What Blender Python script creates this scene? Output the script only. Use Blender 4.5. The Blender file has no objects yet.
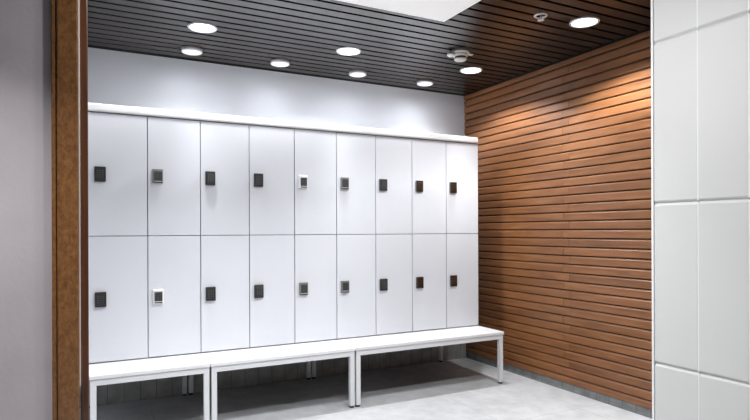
import bpy, bmesh, math, random
from mathutils import Vector, Matrix
random.seed(7)
S = bpy.context.scene
COL = S.collection
PI = math.pi

# ------------------------------------------------------------------ materials
def new_mat(name):
    m = bpy.data.materials.new(name)
    m.use_nodes = True
    nt = m.node_tree
    return m, nt, nt.nodes['Principled BSDF']

def N(nt, t, **kw):
    n = nt.nodes.new(t)
    for k, v in kw.items():
        setattr(n, k, v)
    return n

def plain(name, col, rough=0.4, metal=0.0, spec=0.5, noise=0.0, scale=30, bump=0.0, bscale=200):
    m, nt, b = new_mat(name)
    b.inputs['Base Color'].default_value = (*col, 1)
    b.inputs['Roughness'].default_value = rough
    b.inputs['Metallic'].default_value = metal
    b.inputs['Specular IOR Level'].default_value = spec
    tc = N(nt, 'ShaderNodeTexCoord')
    if noise > 0:
        t = N(nt, 'ShaderNodeTexNoise')
        t.inputs['Scale'].default_value = scale
        t.inputs['Detail'].default_value = 5
        nt.links.new(tc.outputs['Object'], t.inputs['Vector'])
        r = N(nt, 'ShaderNodeValToRGB')
        r.color_ramp.elements[0].position = .3
        r.color_ramp.elements[1].position = .7
        r.color_ramp.elements[0].color = (*[c * (1 - noise) for c in col], 1)
        r.color_ramp.elements[1].color = (*[min(1, c * (1 + noise)) for c in col], 1)
        nt.links.new(t.outputs['Fac'], r.inputs['Fac'])
        nt.links.new(r.outputs['Color'], b.inputs['Base Color'])
    if bump > 0:
        t = N(nt, 'ShaderNodeTexNoise')
        t.inputs['Scale'].default_value = bscale
        nt.links.new(tc.outputs['Object'], t.inputs['Vector'])
        bp = N(nt, 'ShaderNodeBump')
        bp.inputs['Strength'].default_value = bump
        bp.inputs['Distance'].default_value = .002
        nt.links.new(t.outputs['Fac'], bp.inputs['Height'])
        nt.links.new(bp.outputs['Normal'], b.inputs['Normal'])
    return m

def wood(name, stops, stretch, rough=0.4, island=0.25, bump=0.15, scale=1.0, coat=0.0, spec=0.5):
    """Grain runs along the axis whose stretch factor is small."""
    m, nt, b = new_mat(name)
    tc = N(nt, 'ShaderNodeTexCoord')
    geo = N(nt, 'ShaderNodeNewGeometry')
    off = N(nt, 'ShaderNodeVectorMath', operation='SCALE')
    comb = N(nt, 'ShaderNodeCombineXYZ')
    for i in range(3):
        nt.links.new(geo.outputs['Random Per Island'], comb.inputs[i])
    nt.links.new(comb.outputs[0], off.inputs[0])
    off.inputs['Scale'].default_value = 37.0
    mp = N(nt, 'ShaderNodeMapping')
    mp.inputs['Scale'].default_value = [s * scale for s in stretch]
    add = N(nt, 'ShaderNodeVectorMath', operation='ADD')
    nt.links.new(tc.outputs['Object'], mp.inputs['Vector'])
    nt.links.new(mp.outputs[0], add.inputs[0])
    nt.links.new(off.outputs[0], add.inputs[1])
    n1 = N(nt, 'ShaderNodeTexNoise')
    n1.inputs['Scale'].default_value = 1.0
    n1.inputs['Detail'].default_value = 6
    n1.inputs['Roughness'].default_value = .62
    n1.inputs['Distortion'].default_value = .6
    nt.links.new(add.outputs[0], n1.inputs['Vector'])
    ramp = N(nt, 'ShaderNodeValToRGB')
    cr = ramp.color_ramp
    cr.elements[0].position = .3
    cr.elements[1].position = .72
    cr.elements[0].color = (*stops[0], 1)
    cr.elements[1].color = (*stops[2], 1)
    e = cr.elements.new(.5)
    e.color = (*stops[1], 1)
    nt.links.new(n1.outputs['Fac'], ramp.inputs['Fac'])
    hsv = N(nt, 'ShaderNodeHueSaturation')
    mr = N(nt, 'ShaderNodeMapRange')
    mr.inputs['To Min'].default_value = 1 - island
    mr.inputs['To Max'].default_value = 1 + island
    nt.links.new(geo.outputs['Random Per Island'], mr.inputs['Value'])
    nt.links.new(mr.outputs[0], hsv.inputs['Value'])
    nt.links.new(ramp.outputs['Color'], hsv.inputs['Color'])
    nt.links.new(hsv.outputs['Color'], b.inputs['Base Color'])
    b.inputs['Roughness'].default_value = rough
    b.inputs['Specular IOR Level'].default_value = spec
    b.inputs['Coat Weight'].default_value = coat
    b.inputs['Coat Roughness'].default_value = .25
    bp = N(nt, 'ShaderNodeBump')
    bp.inputs['Strength'].default_value = bump
    bp.inputs['Distance'].default_value = .002
    nt.links.new(n1.outputs['Fac'], bp.inputs['Height'])
    nt.links.new(bp.outputs['Normal'], b.inputs['Normal'])
    return m

def emit(name, col, strength):
    m, nt, b = new_mat(name)
    b.inputs['Base Color'].default_value = (.9, .9, .9, 1)
    b.inputs['Emission Color'].default_value = (*col, 1)
    b.inputs['Emission Strength'].default_value = strength
    return m

def floor_mat():
    m, nt, b = new_mat('grey_floor_tile')
    tc = N(nt, 'ShaderNodeTexCoord')
    n1 = N(nt, 'ShaderNodeTexNoise')
    n1.inputs['Scale'].default_value = 9
    n1.inputs['Detail'].default_value = 8
    n1.inputs['Roughness'].default_value = .65
    nt.links.new(tc.outputs['Object'], n1.inputs['Vector'])
    r = N(nt, 'ShaderNodeValToRGB')
    r.color_ramp.elements[0].position = .3
    r.color_ramp.elements[1].position = .7
    r.color_ramp.elements[0].color = (.54, .55, .565, 1)
    r.color_ramp.elements[1].color = (.72, .73, .745, 1)
    nt.links.new(n1.outputs['Fac'], r.inputs['Fac'])
    br = N(nt, 'ShaderNodeTexBrick')
    br.offset = 0.5
    br.inputs['Scale'].default_value = 1.0
    br.inputs['Brick Width'].default_value = 1.2
    br.inputs['Row Height'].default_value = .6
    br.inputs['Mortar Size'].default_value = .0018
    br.inputs['Mortar Smooth'].default_value = .3
    br.inputs['Color1'].default_value = (1, 1, 1, 1)
    br.inputs['Color2'].default_value = (.95, .95, .95, 1)
    br.inputs['Mortar'].default_value = (.62, .62, .62, 1)
    mp = N(nt, 'ShaderNodeMapping')
    mp.inputs['Location'].default_value = (.26, .36, 0)
    nt.links.new(tc.outputs['Object'], mp.inputs['Vector'])
    nt.links.new(mp.outputs[0], br.inputs['Vector'])
    mx = N(nt, 'ShaderNodeMixRGB', blend_type='MULTIPLY')
    mx.inputs['Fac'].default_value = 1
    nt.links.new(r.outputs['Color'], mx.inputs['Color1'])
    nt.links.new(br.outputs['Color'], mx.inputs['Color2'])
    nt.links.new(mx.outputs['Color'], b.inputs['Base Color'])
    b.inputs['Roughness'].default_value = .5
    b.inputs['Specular IOR Level'].default_value = .35
    return m

def skirt_tile_mat(name, axis, c0, c1, joint):
    """Grey tiles ten centimetres wide with fine vertical joints; axis is the run of the wall."""
    m, nt, b = new_mat(name)
    tc = N(nt, 'ShaderNodeTexCoord')
    n1 = N(nt, 'ShaderNodeTexNoise')
    n1.inputs['Scale'].default_value = 14
    n1.inputs['Detail'].default_value = 6
    nt.links.new(tc.outputs['Object'], n1.inputs['Vector'])
    r = N(nt, 'ShaderNodeValToRGB')
    r.color_ramp.elements[0].position = .3
    r.color_ramp.elements[1].position = .7
    r.color_ramp.elements[0].color = (*c0, 1)
    r.color_ramp.elements[1].color = (*c1, 1)
    nt.links.new(n1.outputs['Fac'], r.inputs['Fac'])
    sp = N(nt, 'ShaderNodeSeparateXYZ')
    nt.links.new(tc.outputs['Object'], sp.inputs[0])
    d = N(nt, 'ShaderNodeMath', operation='MULTIPLY')
    d.inputs[1].default_value = 10.0
    nt.links.new(sp.outputs[axis], d.inputs[0])
    fr = N(nt, 'ShaderNodeMath', operation='FRACT')
    nt.links.new(d.outputs[0], fr.inputs[0])
    lt = N(nt, 'ShaderNodeMath', operation='LESS_THAN')
    lt.inputs[1].default_value = .035
    nt.links.new(fr.outputs[0], lt.inputs[0])
    mx = N(nt, 'ShaderNodeMixRGB')
    nt.links.new(lt.outputs[0], mx.inputs['Fac'])
    nt.links.new(r.outputs['Color'], mx.inputs['Color1'])
    mx.inputs['Color2'].default_value = (*joint, 1)
    nt.links.new(mx.outputs['Color'], b.inputs['Base Color'])
    b.inputs['Roughness'].default_value = .45
    return m

M = {}
M['white'] = plain('white_laminate', (.72, .74, .785), .38, noise=.015, scale=3)
M['edge'] = plain('white_edge', (.82, .82, .84), .3)
M['carcass'] = plain('carcass_grey', (.52, .53, .55), .5)
M['cap'] = plain('white_cover', (.86, .86, .87), .22)
M['board'] = plain('white_seat', (.87, .87, .88), .3)
M['underside'] = plain('board_underside', (.04, .04, .04), .7)  # dark face made up to cut bounce light under the benches
M['steel'] = plain('white_powder_coat', (.80, .81, .83), .35)
M['black'] = plain('black_plastic', (.012, .012, .013), .45)
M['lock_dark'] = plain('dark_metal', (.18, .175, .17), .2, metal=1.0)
M['lock_black'] = plain('dark_reflection_bezel', (.028, .028, .028), .3)
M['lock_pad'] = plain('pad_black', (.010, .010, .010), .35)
M['lock_grey'] = plain('grey_reflection_bezel', (.27, .27, .275), .32, metal=.7)
M['lock_bright'] = plain('bright_reflection_bezel', (.86, .86, .87), .28, metal=.25)
M['key'] = plain('key_grey', (.062, .062, .064), .4)
M['key_light'] = plain('key_strip', (.62, .63, .64), .35)
M['paint'] = plain('grey_paint', (.60, .615, .66), .75, noise=.02, scale=2, bump=.05)
M['mauve'] = plain('mauve_plaster', (.42, .375, .395), .8, noise=.05, scale=6, bump=.25, bscale=60)
M['pale'] = plain('low_bounce_paint', (.12, .12, .12), .8)  # unseen walls kept dark to cut bounced fill light
M['plank'] = wood('cedar_plank', [(.152, .059, .022), (.212, .086, .032), (.275, .117, .046)], (14, 2.6, 26), .38, .14, .08)
M['gap'] = plain('dark_gap', (.02, .012, .008), .8)
M['slat'] = wood('espresso_slat', [(.005, .0029, .0023), (.009, .0053, .0042), (.015, .009, .007)], (1.2, 22, 30), .27, .2, .08, spec=.36)
M['void'] = plain('black_void', (.004, .004, .004), .9)
M['casing'] = wood('walnut_casing', [(.11, .040, .012), (.185, .078, .024), (.27, .125, .042)], (90, 90, 55), .38, .05, .25)
M['stop'] = wood('dark_stop', [(.07, .026, .011), (.10, .038, .016), (.13, .052, .022)], (60, 60, 4), .3, .05, .1)
M['strip'] = plain('highlight_strip', (.80, .70, .64), .25)  # pale colour imitates a bright highlight along the casing edge
M['tile'] = plain('white_tile', (.66, .655, .64), .5, spec=.3, noise=.01, scale=4)
M['grout'] = plain('white_grout', (.86, .86, .86), .7)
M['floor'] = floor_mat()
M['skirt'] = skirt_tile_mat('skirting_tile', 1, (.15, .155, .155), (.26, .265, .26), (.07, .07, .07))
M['backtile'] = skirt_tile_mat('back_tile', 0, (.26, .263, .25), (.40, .403, .385), (.13, .13, .12))
M['rim'] = plain('lamp_rim', (.82, .82, .84), .35)
M['lens'] = emit('lamp_lens', (.97, .985, 1), 9.0)
M['lens_small'] = emit('lamp_lens_small', (.93, .95, 1), .38)
M['plastic'] = plain('white_plastic', (.86, .85, .82), .4)
M['plastic_dark'] = plain('dark_slot', (.03, .03, .03), .6)
M['chrome'] = plain('sprinkler_metal', (.85, .82, .80), .35, metal=.3)
M['cup'] = plain('sprinkler_cup', (.16, .16, .16), .5)
M['panel'] = emit('panel_glow', (1, .99, .97), .22)  # glow added because bounce light left the panel dim

# ------------------------------------------------------------------ mesh helpers
def box(bm, x0, x1, y0, y1, z0, z1, bev=0.0, seg=2, mi=0):
    vs = [bm.verts.new(p) for p in ((x0, y0, z0), (x1, y0, z0), (x1, y1, z0), (x0, y1, z0),
                                    (x0, y0, z1), (x1, y0, z1), (x1, y1, z1), (x0, y1, z1))]
    fs = []
    for f in ((0, 3, 2, 1), (4, 5, 6, 7), (0, 1, 5, 4), (1, 2, 6, 5), (2, 3, 7, 6), (3, 0, 4, 7)):
        fc = bm.faces.new([vs[i] for i in f])
        fc.material_index = mi
        fs.append(fc)
    if bev > 0:
        es = list({e for f in fs for e in f.edges})
        bmesh.ops.bevel(bm, geom=es, offset=bev, segments=seg, profile=.5, affect='EDGES', material=-1)

def lathe(bm, prof, seg=40, c=(0, 0, 0), mi=0):
    """prof: (radius, z) pairs turned about a vertical axis through c."""
    rings = []
    for r, z in prof:
        if r < 1e-6:
            rings.append([bm.verts.new((c[0], c[1], c[2] + z))])
        else:
            rings.append([bm.verts.new((c[0] + r * math.cos(2 * PI * i / seg), c[1] + r * math.sin(2 * PI * i / seg), c[2] + z)) for i in range(seg)])
    for a, b in zip(rings, rings[1:]):
        for i in range(seg):
            j = (i + 1) % seg
            if len(a) == 1 and len(b) == 1:
                continue
            if len(a) == 1:
                f = bm.faces.new((a[0], b[j], b[i]))
            elif len(b) == 1:
                f = bm.faces.new((a[i], a[j], b[0]))
            else:
                f = bm.faces.new((a[i], a[j], b[j], b[i]))
            f.material_index = mi
            f.smooth = True

def obj(name, bm, mats, parent=None, loc=(0, 0, 0), recalc=True):
    if recalc:
        bmesh.ops.recalc_face_normals(bm, faces=bm.faces)
    me = bpy.data.meshes.new(name)
    bm.to_mesh(me)
    bm.free()
    for m in (mats if isinstance(mats, (list, tuple)) else [mats]):
        me.materials.append(m)
    o = bpy.data.objects.new(name, me)
    o.location = loc
    COL.objects.link(o)
    if parent:
        o.parent = parent
    return o

def empty(name, label, cat, loc, group=None):
    o = bpy.data.objects.new(name, None)
    o.empty_display_size = .1
    o.location = loc
    o['label'] = label
    o['category'] = cat
    if group:
        o['group'] = group
    COL.objects.link(o)
    return o

def struct(o, label):
    o['kind'] = 'structure'
    o['label'] = label
    return o

def one_box(*a, **k):
    bm = bmesh.new()
    box(bm, *a, **k)
    return bm

# ------------------------------------------------------------------ dimensions (metres)
H = 2.314            # ceiling
BY = .534            # back wall
WX = 2.976           # planked wall
PY = -1.5            # door casing front
XL, YF = -2.6, -4.7  # hidden side and rear of the rooms
BZ = .381            # bench top
T0 = 1.80            # underside of the locker cover

# ------------------------------------------------------------------ setting
struct(obj('floor', one_box(XL, WX + .12, YF, BY + .12, -.08, 0), M['floor']), 'pale grey mottled tile floor in front of the lockers')
struct(obj('wall_back', one_box(XL, WX + .12, BY, BY + .12, 0, H + .1), M['paint']), 'plain grey painted wall above the lockers')
struct(obj('baseboard_back', one_box(XL, WX - .012, BY - .012, BY - .0005, .0005, .42), M['backtile']), 'grey tiled lower wall behind the bench legs')

# planked wall: every board a bevelled strip with a dark groove between, butt-jointed in mid wall
bm = bmesh.new()
box(bm, WX, WX + .12, YF, BY, 0, H + .1, mi=1)
z0, pitch = .102, (2.272 - .102) / 36
edges = [.052] + [z0 + i * pitch for i in range(37)]
def plank(bm, y0, y1, za, zb):
    g = .0032
    za += g
    zb -= g
    d = .014
    prof = [(WX + .001, za), (WX - d * .75, za), (WX - d, za + .003), (WX - d, zb - .009), (WX - d * .45, zb), (WX + .001, zb)]
    a = [bm.verts.new((x, y0, z)) for x, z in prof]
    b = [bm.verts.new((x, y1, z)) for x, z in prof]
    n = len(prof)
    for i in range(n - 1):
        bm.faces.new((a[i], a[i + 1], b[i + 1], b[i]))
    bm.faces.new(a)
    bm.faces.new(b[::-1])
for i in range(len(edges) - 1):
    j = -.646 + (.028 if i % 2 else -.028) + random.uniform(-.008, .008)
    plank(bm, j + .0014, BY - .002, edges[i], edges[i + 1])
    plank(bm, -3.2, j - .0014, edges[i], edges[i + 1])
    plank(bm, YF + .01, -3.203, edges[i], edges[i + 1])
box(bm, WX - .022, WX + .001, YF + .01, BY - .002, 2.275, H - .006, bev=.003)
struct(obj('wall_right', bm, [M['plank'], M['gap']]), 'side wall of narrow reddish brown horizontal wood boards')
bm = bmesh.new()
box(bm, WX - .004, WX - .0005, YF + .01, BY - .013, .012, .0525)
box(bm, WX - .010, WX - .0005, YF + .01, BY - .013, .0005, .014, bev=.002)
struct(obj('baseboard_right', bm, M['skirt']), 'low grey tile skirting under the wood boards')

struct(obj('wall_left', one_box(-.72, -.60, PY + .13, BY, 0, H + .1), M['paint']), 'hidden end wall past the door frame')
struct(obj('wall_front', one_box(XL, WX, YF - .12, YF, 0, H + .1), M['pale']), 'wall behind the viewer')
struct(obj('wall_side', one_box(XL - .12, XL, YF, BY, 0, H + .1), M['pale']), 'outer wall out of view')
struct(obj('wall_plaster', one_box(XL, -.119, PY + .02, PY + .13, 0, H + .1), M['mauve']), 'mauve grey plaster wall beside the wooden door frame')

# tiled partition on the near right
TX = 2.2
bm = bmesh.new()
box(bm, TX + .0112, TX + .12, YF + .01, -1.882, 0, H + .1, mi=1)
zs = [0.0, .538, 1.2395, 1.944, H + .02]
ys = [-1.893 - .2005 * i for i in range(14)]
for a, b in zip(zs, zs[1:]):
    for c, d in zip(ys[1:], ys):
        y0, y1 = c + .0028, d - .0028
        prof = [(TX + .013, a + .0006), (TX + .0105, a + .0006), (TX + .002, a + .008), (TX, a + .0115),
                (TX, b - .0125), (TX + .002, b - .009), (TX + .0105, b - .0006), (TX + .013, b - .0006)]
        p, q = [[bm.verts.new((x, y, z)) for x, z in prof] for y in (y0, y1)]
        for i in range(len(prof)):
            bm.faces.new((p[i], p[(i + 1) % len(prof)], q[(i + 1) % len(prof)], q[i]))
        bm.faces.new(p[::-1])
        bm.faces.new(q)
        box(bm, TX + .0008, TX + .013, c - .0028, c + .0028, a + .004, b - .004, mi=1)
box(bm, TX - .001, TX + .121, -1.8925, -1.881, 0, H + .02, bev=.002, mi=1)
struct(obj('wall_tile', bm, [M['tile'], M['grout']]), 'near wall of tall glossy white tiles')

# door frame on the left
bm = bmesh.new()
box(bm, -.1216, -.1085, PY + .004, PY + .12, 0, H, bev=.003, seg=3)
box(bm, -.107, -.0466, PY, PY + .12, 0, H, bev=.004, seg=3)
struct(obj('trim_1', bm, M['casing']), 'brown wooden door casing post with a narrow outer bead')
struct(obj('trim_2', one_box(-.0415, -.0182, PY + .045, PY + .115, 0, H, bev=.003), M['stop']), 'darker wooden door stop inside the casing')
struct(obj('trim_3', one_box(-.0462, -.0418, PY + .010, PY + .06, .626, H - .03, bev=.0012), M['strip']), 'thin pale strip made up for the edge highlight between casing and door stop')

# slatted ceiling
bm = bmesh.new()
box(bm, XL, WX, YF, BY, H + .030, H + .10, mi=1)
sp = .0875
yl = [-.204 + sp * i for i in range(-52, 9)]
for a, b in zip(yl, yl[1:]):
    if b < YF + .02:
        continue
    box(bm, XL, WX - .032, max(a, YF) + .0095, b - .0095, H, H + .022, bev=.0015, seg=1)
box(bm, XL, WX - .001, BY - .010, BY - .0004, H - .003, H + .031, mi=1)  # black strips along both walls put in for the dark shadow gap
box(bm, WX - .010, WX - .0004, YF, BY, H - .0055, H + .031, mi=1)
struct(obj('ceiling', bm, [M['slat'], M['void']]), 'dark brown slatted ceiling with black gaps')

# ------------------------------------------------------------------ lockers
def lock_mesh(bezel, key, strip):
    """Flat keypad lock: raised frame, sunken pad, rows of keys, slot and turning lug."""
    bm = bmesh.new()
    w, h, d = .0295, .0425, .019
    box(bm, -w, w, -d, 0, -h, h, bev=.0045, seg=3, mi=0)
    box(bm, -w + .009, w - .006, -d - .0012, -d + .002, -.0265, h - .014, bev=.0010, seg=1, mi=1)
    for r in range(4):
        for c in range(3):
            x = -w + .0112 + c * .0134
            z = h - .0185 - r * .0124
            box(bm, x, x + .0105, -d - .0024, -d + .001, z - .0092, z, bev=.0008, seg=1, mi=2)
    box(bm, -w + .009, w - .006, -d - .0020, -d + .001, -.0310, -.0275, mi=3)
    box(bm, -w + .009, w - .006, -d - .0012, -d + .001, -.0385, -.0320, bev=.001, seg=1, mi=1)
    return bm, [bezel, M['lock_dark'] if bezel is M['lock_dark'] else M['lock_pad'], key, strip]

LOCK_STYLE = {  # bezel colours imitate what each of the matching locks reflects
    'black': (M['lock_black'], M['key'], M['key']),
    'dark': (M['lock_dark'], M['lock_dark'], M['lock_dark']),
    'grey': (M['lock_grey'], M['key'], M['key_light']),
    'silver': (M['lock_bright'], M['key'], M['key_light']),
}
LOCK_LABEL = {'grey': 'keypad lock with a grey reflection put into the bezel colour', 'silver': 'keypad lock with a bright reflection put into the bezel colour'}
protos = {}
def lock(style, parent, loc):
    if style not in protos:
        bm, mats = lock_mesh(*LOCK_STYLE[style])
        bmesh.ops.recalc_face_normals(bm, faces=bm.faces)
        me = bpy.data.meshes.new('keypad_lock')
        bm.to_mesh(me)
        bm.free()
        for m in mats:
            me.materials.append(m)
        protos[style] = me
    o = bpy.data.objects.new('keypad_lock', protos[style])
    o.location = loc
    o.parent = parent
    if style in LOCK_LABEL:
        o['label'] = LOCK_LABEL[style]
    COL.objects.link(o)

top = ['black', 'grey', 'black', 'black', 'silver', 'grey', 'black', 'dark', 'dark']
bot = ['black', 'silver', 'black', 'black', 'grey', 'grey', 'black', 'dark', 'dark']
ZM = 1.0983
def cabinet(k0, k1, label):
    x0 = k0 * .3
    root = empty('locker_cabinet', label, 'locker', (x0, .25, BZ), 'white locker cabinets on the benches')
    def loc(x, y, z):
        return (x - x0, y - .25, z - BZ)
    W = (k1 - k0) * .3
    ext = .05 if k0 == 0 else 0.0          # the first column runs on behind the door frame
    bm = bmesh.new()
    t = .018
    y0, y1 = -.25 + .0195, -.25 + .505
    h = T0 - .002 - BZ
    box(bm, .001 - ext, .001 + t - ext, y0, y1, .001, h)
    box(bm, W - .001 - t, W - .001, y0, y1, .001, h)
    for k in range(1, k1 - k0):
        box(bm, k * .3 - t / 2, k * .3 + t / 2, y0, y1 - .02, .001, h)
    box(bm, .001 - ext, W - .001, y0 + .0004, y1, .001, .001 + t)
    box(bm, .001 - ext, W - .001, y0 + .0004, y1, h - t, h)
    box(bm, .001 - ext, W - .001, y0 + .0004, y1 - .01, ZM - BZ - t / 2, ZM - BZ + t / 2)
    box(bm, .001 - ext, W - .001, y1 - .006, y1, .001, h)
    obj('carcass', bm, M['carcass'], root)
    for k in range(k0, k1):
        for row in (0, 1):
            za, zb = ((BZ + .007, ZM - .0022), (ZM + .0022, T0 - .0058))[row]
            bm = bmesh.new()
            w2 = .15 - .0024
            box(bm, -w2 - (ext if k == 0 else 0), w2, 0, .0185, -(zb - za) / 2, (zb - za) / 2, bev=.0016, seg=2)
            d = obj('door', bm, M['white'], root, loc(k * .3 + .15, 0, (za + zb) / 2))
            zc = (.7415, 1.4475)[row]
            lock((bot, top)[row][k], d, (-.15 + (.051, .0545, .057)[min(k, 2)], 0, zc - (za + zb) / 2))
    return root
cabinet(0, 2, 'white locker cabinet two columns wide, beside the brown wooden door frame')
cabinet(2, 5, 'white locker cabinet three columns wide, between the narrow and the widest cabinet')
cabinet(5, 9, 'white locker cabinet four columns wide, next to the brown wood wall')

bm = bmesh.new()
box(bm, -.052, 2.699, -.009, .50, T0 + .0005, T0 + .046, bev=.010, seg=4)
cv = obj('locker_cover', bm, M['cap'])
cv['label'] = 'long white cover strip lying along the tops of all the lockers'
cv['category'] = 'cover'

# ------------------------------------------------------------------ benches
def bench(x0, x1, label):
    root = empty('bench', label, 'bench', (x0, -.29, 0), 'white benches under the lockers')
    W = x1 - x0
    D = .815
    bm = bmesh.new()
    box(bm, .0012, W - .0012, -.006, D - .003, .3605, BZ - .0002, bev=.0022, seg=2)
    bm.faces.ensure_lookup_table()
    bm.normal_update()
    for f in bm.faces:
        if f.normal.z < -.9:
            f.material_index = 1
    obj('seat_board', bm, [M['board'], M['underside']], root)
    bm = bmesh.new()
    a, b = .006, W - .006
    t = .030
    box(bm, a, b, 0, t, .3275, .3600, bev=.0015)
    box(bm, a, b, D - t - .006, D - .006, .3275, .3600, bev=.0015)
    box(bm, a, a + t, t, D - t - .006, .3275, .3600, bev=.0015)
    box(bm, b - t, b, t, D - t - .006, .3275, .3600, bev=.0015)
    obj('frame', bm, M['steel'], root)
    for lx in (a, b - t):
        for ly in (0, D - t - .006):
            l = obj('leg', one_box(-t / 2, t / 2, -t / 2, t / 2, .012, .3272, bev=.0018), M['steel'], root, (lx + t / 2, ly + t / 2, 0))
            bm = bmesh.new()
            lathe(bm, [(0, .0125), (.0135, .0125), (.0135, .004), (.0155, .002), (.0155, 0.0), (0, 0.0)], 20)
            obj('foot', bm, M['black'], l)
    return root
bench(-.012, .600, 'short white bench under the two-column lockers by the door frame')
bench(.600, 1.502, 'middle white bench under the three-column lockers')
bench(1.502, 2.704, 'longest white bench, ending in front of the wood wall')

# ------------------------------------------------------------------ ceiling fittings
PROFILE = {     # intensity of a fitting against the cosine of the angle from straight down
    'wide': ((0, 0), (.38, 0), (.46, .45), (.54, 1.0), (.64, 1.0), (.8, .55), (.92, .38), (.97, .5), (1, .95)),
    'flood': ((0, .2), (.25, .46), (.45, .7), (.66, 1.0), (1, .9)),
    'narrow': ((0, 0), (.62, 0), (.80, .9), (.9, 1.0), (1, .9)),
    'soft': ((0, 0), (.25, .04), (.6, .5), (.85, .95), (1, 1.0)),
}
def spot(parent, loc, power, profile, rad, col=(.975, .985, 1)):
    angle, blend = 178, 0.0
    l = bpy.data.lights.new('lamp_light', 'SPOT')
    l.energy = power
    l.spot_size = math.radians(angle)
    l.spot_blend = blend
    l.shadow_soft_size = rad
    l.color = col
    l.use_nodes = True
    nt = l.node_tree
    em = [n for n in nt.nodes if n.type == 'EMISSION'][0]
    tc = N(nt, 'ShaderNodeTexCoord')
    sx = N(nt, 'ShaderNodeSeparateXYZ')
    ab = N(nt, 'ShaderNodeMath', operation='ABSOLUTE')
    rp = N(nt, 'ShaderNodeValToRGB')
    cr = rp.color_ramp
    pts = PROFILE[profile]
    while len(cr.elements) > 1:
        cr.elements.remove(cr.elements[-1])
    cr.elements[0].position = pts[0][0]
    cr.elements[0].color = (pts[0][1],) * 3 + (1,)
    for p, v in pts[1:]:
        e = cr.elements.new(p)
        e.color = (v, v, v, 1)
    nt.links.new(tc.outputs['Normal'], sx.inputs[0])
    nt.links.new(sx.outputs['Z'], ab.inputs[0])
    nt.links.new(ab.outputs[0], rp.inputs['Fac'])
    nt.links.new(rp.outputs['Color'], em.inputs['Strength'])
    o = bpy.data.objects.new('lamp_light', l)
    o.location = loc
    o.parent = parent
    COL.objects.link(o)

P_BIG, P_SMALL = 77, 8
def big_lamp(x, y, label, power=1.0, profile='wide', z=H):
    root = empty('downlight', label, 'ceiling light', (x, y, z), 'large round recessed downlights')
    bm = bmesh.new()
    lathe(bm, [(.068, .004), (.068, -.003), (.072, -.006), (.080, -.006), (.083, -.002), (.083, 0), (.068, .004)], 56)
    obj('rim', bm, M['rim'], root)
    bm = bmesh.new()
    lathe(bm, [(0, -.0025), (.040, -.0024), (.0682, -.001), (.0682, .003), (0, .003)], 56)
    obj('lens', bm, M['lens'], root)
    spot(root, (0, 0, -.012), P_BIG * power, profile, .055)

big_lamp(.588, -.150, 'large round downlight nearest the door frame, above the left lockers')
big_lamp(1.530, -.140, 'large round downlight above the middle lockers')
big_lamp(2.530, -.140, 'large round downlight behind the smoke detector, near the wood wall')
big_lamp(2.520, -1.218, 'large round downlight close to the wood wall and the white tiled wall', 1.5)

def small_lamp(x, y, label, power=1.0):
    root = empty('disc_light', label, 'ceiling light', (x, y, H), 'small round disc lights along the back wall')
    bm = bmesh.new()
    lathe(bm, [(0, 0), (.066, 0), (.066, -.020), (.063, -.0225), (.056, -.0225), (.056, -.019), (0, -.019)], 48)
    obj('rim', bm, M['rim'], root)
    bm = bmesh.new()
    lathe(bm, [(0, -.0215), (.0555, -.0205), (.0555, -.0192), (0, -.0192)], 48)
    obj('lens', bm, M['lens_small'], root)
    spot(root, (0, 0, -.028), P_SMALL * power, 'soft', .055, (.93, .96, 1))
small_lamp(.600, .285, 'small disc light behind the first large downlight, near the door frame')
small_lamp(1.196, .285, 'small disc light standing alone between the two left large downlights')
small_lamp(1.800, .285, 'small disc light just behind the middle large downlight')
small_lamp(2.396, .285, 'small disc light farthest along, close to the wood wall corner', 1.5)

# unseen lamps: rows inferred from spacing and bench shadows, the rest added fill
big_lamp(-.30, -.150, 'large round downlight behind the door frame, out of view', .25)
for x, y, p, f in ((.62, -1.95, .55, 'flood'), (1.32, -1.95, .9, 'flood'), (.12, -1.22, .42, 'narrow'), (.70, -1.22, .5, 'narrow'), (1.5, -1.38, .6, 'narrow'), (-.55, -2.25, 1.8, 'narrow')):  # spots at the panel and the plaster wall are added fill light
    big_lamp(x, y, 'unseen large round downlight over the near room, placed to light doors and walls', p, f, H - .0195 if x == 1.5 else H)

# smoke detector
root = empty('smoke_detector', 'off-white ceiling smoke detector in front of a large downlight', 'smoke detector', (2.205, -.455, H))
bm = bmesh.new()
lathe(bm, [(0, -.0004), (.074, -.0004), (.074, -.004), (0, -.004)], 36, c=(-.005, -.028, 0))
obj('shadow_recess_disc', bm, M['plastic_dark'], root)
bm = bmesh.new()
lathe(bm, [(0, 0), (.058, 0), (.058, -.010), (.052, -.015), (0, -.015)], 40)
obj('base', bm, M['plastic'], root)
bm = bmesh.new()
lathe(bm, [(0, -.014), (.046, -.014), (.050, -.022), (.047, -.032), (.040, -.034)], 40)
lathe(bm, [(.035, -.034), (.035, -.046)], 40, mi=1)
lathe(bm, [(0, -.034), (.040, -.034)], 40, mi=1)
lathe(bm, [(0, -.046), (.041, -.046), (.043, -.050), (.036, -.058), (.020, -.062), (0, -.063)], 40)
obj('sensor_head', bm, [M['plastic'], M['plastic_dark']], root)
bm = bmesh.new()
lathe(bm, [(0, -.014), (.020, -.014), (.027, -.020), (.027, -.030), (.018, -.036), (0, -.037)], 28, c=(-.066, .012, 0))
box(bm, -.070, -.035, -.008, .026, -.024, -.004, bev=.003)
obj('indicator_lobe', bm, M['plastic'], root)
bm = bmesh.new()
box(bm, .044, .086, -.030, -.004, -.016, -.010, bev=.002)
box(bm, .050, .060, -.024, -.010, -.0105, 0)
obj('bracket_tab', bm, M['plastic'], root)

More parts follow.
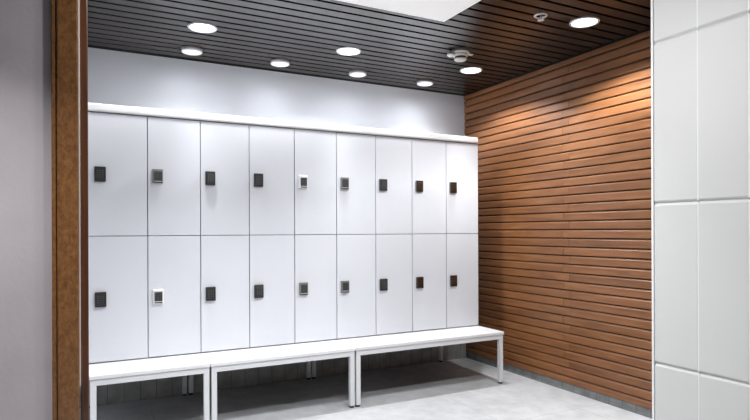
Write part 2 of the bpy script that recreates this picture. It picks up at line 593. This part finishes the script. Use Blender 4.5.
# sprinkler
root = empty('sprinkler', 'small ring-shaped ceiling sprinkler beside the wood wall downlight', 'sprinkler', (2.226, -1.180, H))
bm = bmesh.new()
lathe(bm, [(.026, .002), (.026, -.003), (.029, -.006), (.034, -.006), (.038, -.002), (.038, 0)], 40)
obj('ring', bm, M['chrome'], root)
bm = bmesh.new()
lathe(bm, [(0, .010), (.026, .010), (.026, -.001)], 40)
obj('cup', bm, M['cup'], root)
bm = bmesh.new()
lathe(bm, [(0, .010), (.005, .010), (.005, -.020), (.004, -.024), (0, -.024)], 16)
lathe(bm, [(0, -.023), (.017, -.024), (.018, -.027), (.010, -.029), (0, -.029)], 24)
obj('deflector', bm, M['chrome'], root)

# white ceiling panel, with a faint glow added to brighten it
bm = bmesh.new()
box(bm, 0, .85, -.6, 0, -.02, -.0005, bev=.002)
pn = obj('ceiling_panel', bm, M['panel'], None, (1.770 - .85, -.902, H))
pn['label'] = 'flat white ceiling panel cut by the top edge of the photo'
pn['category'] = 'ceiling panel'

# ------------------------------------------------------------------ world, camera, view
w = bpy.data.worlds.new('World')
S.world = w
w.use_nodes = True
w.node_tree.nodes['Background'].inputs['Color'].default_value = (.9, .95, 1, 1)
w.node_tree.nodes['Background'].inputs['Strength'].default_value = .3

cam = bpy.data.cameras.new('camera')
co = bpy.data.objects.new('camera', cam)
COL.objects.link(co)
yaw, roll = .4761, -.0036
fwd = Vector((math.sin(yaw), math.cos(yaw), 0))
rgt = Vector((math.cos(yaw), -math.sin(yaw), 0))
up = Vector((0, 0, 1))
r2 = (rgt + up * roll).normalized()
u2 = (up - rgt * roll).normalized()
m = Matrix((r2, u2, -fwd)).transposed().to_4x4()
m.translation = Vector((-.0322, -3.5416, 1.1229))
co.matrix_world = m
cam.sensor_width = 36
cam.lens = 564.94 / 750 * 36
cam.shift_y = (230.83 - 210) / 750
cam.clip_start = .05
S.camera = co
S.view_settings.view_transform = 'Standard'
S.view_settings.look = 'None'
S.view_settings.gamma = 1
S.view_settings.use_curve_mapping = False
S.view_settings.exposure = 0.13
S.cycles.max_bounces = 10
S.cycles.diffuse_bounces = 2
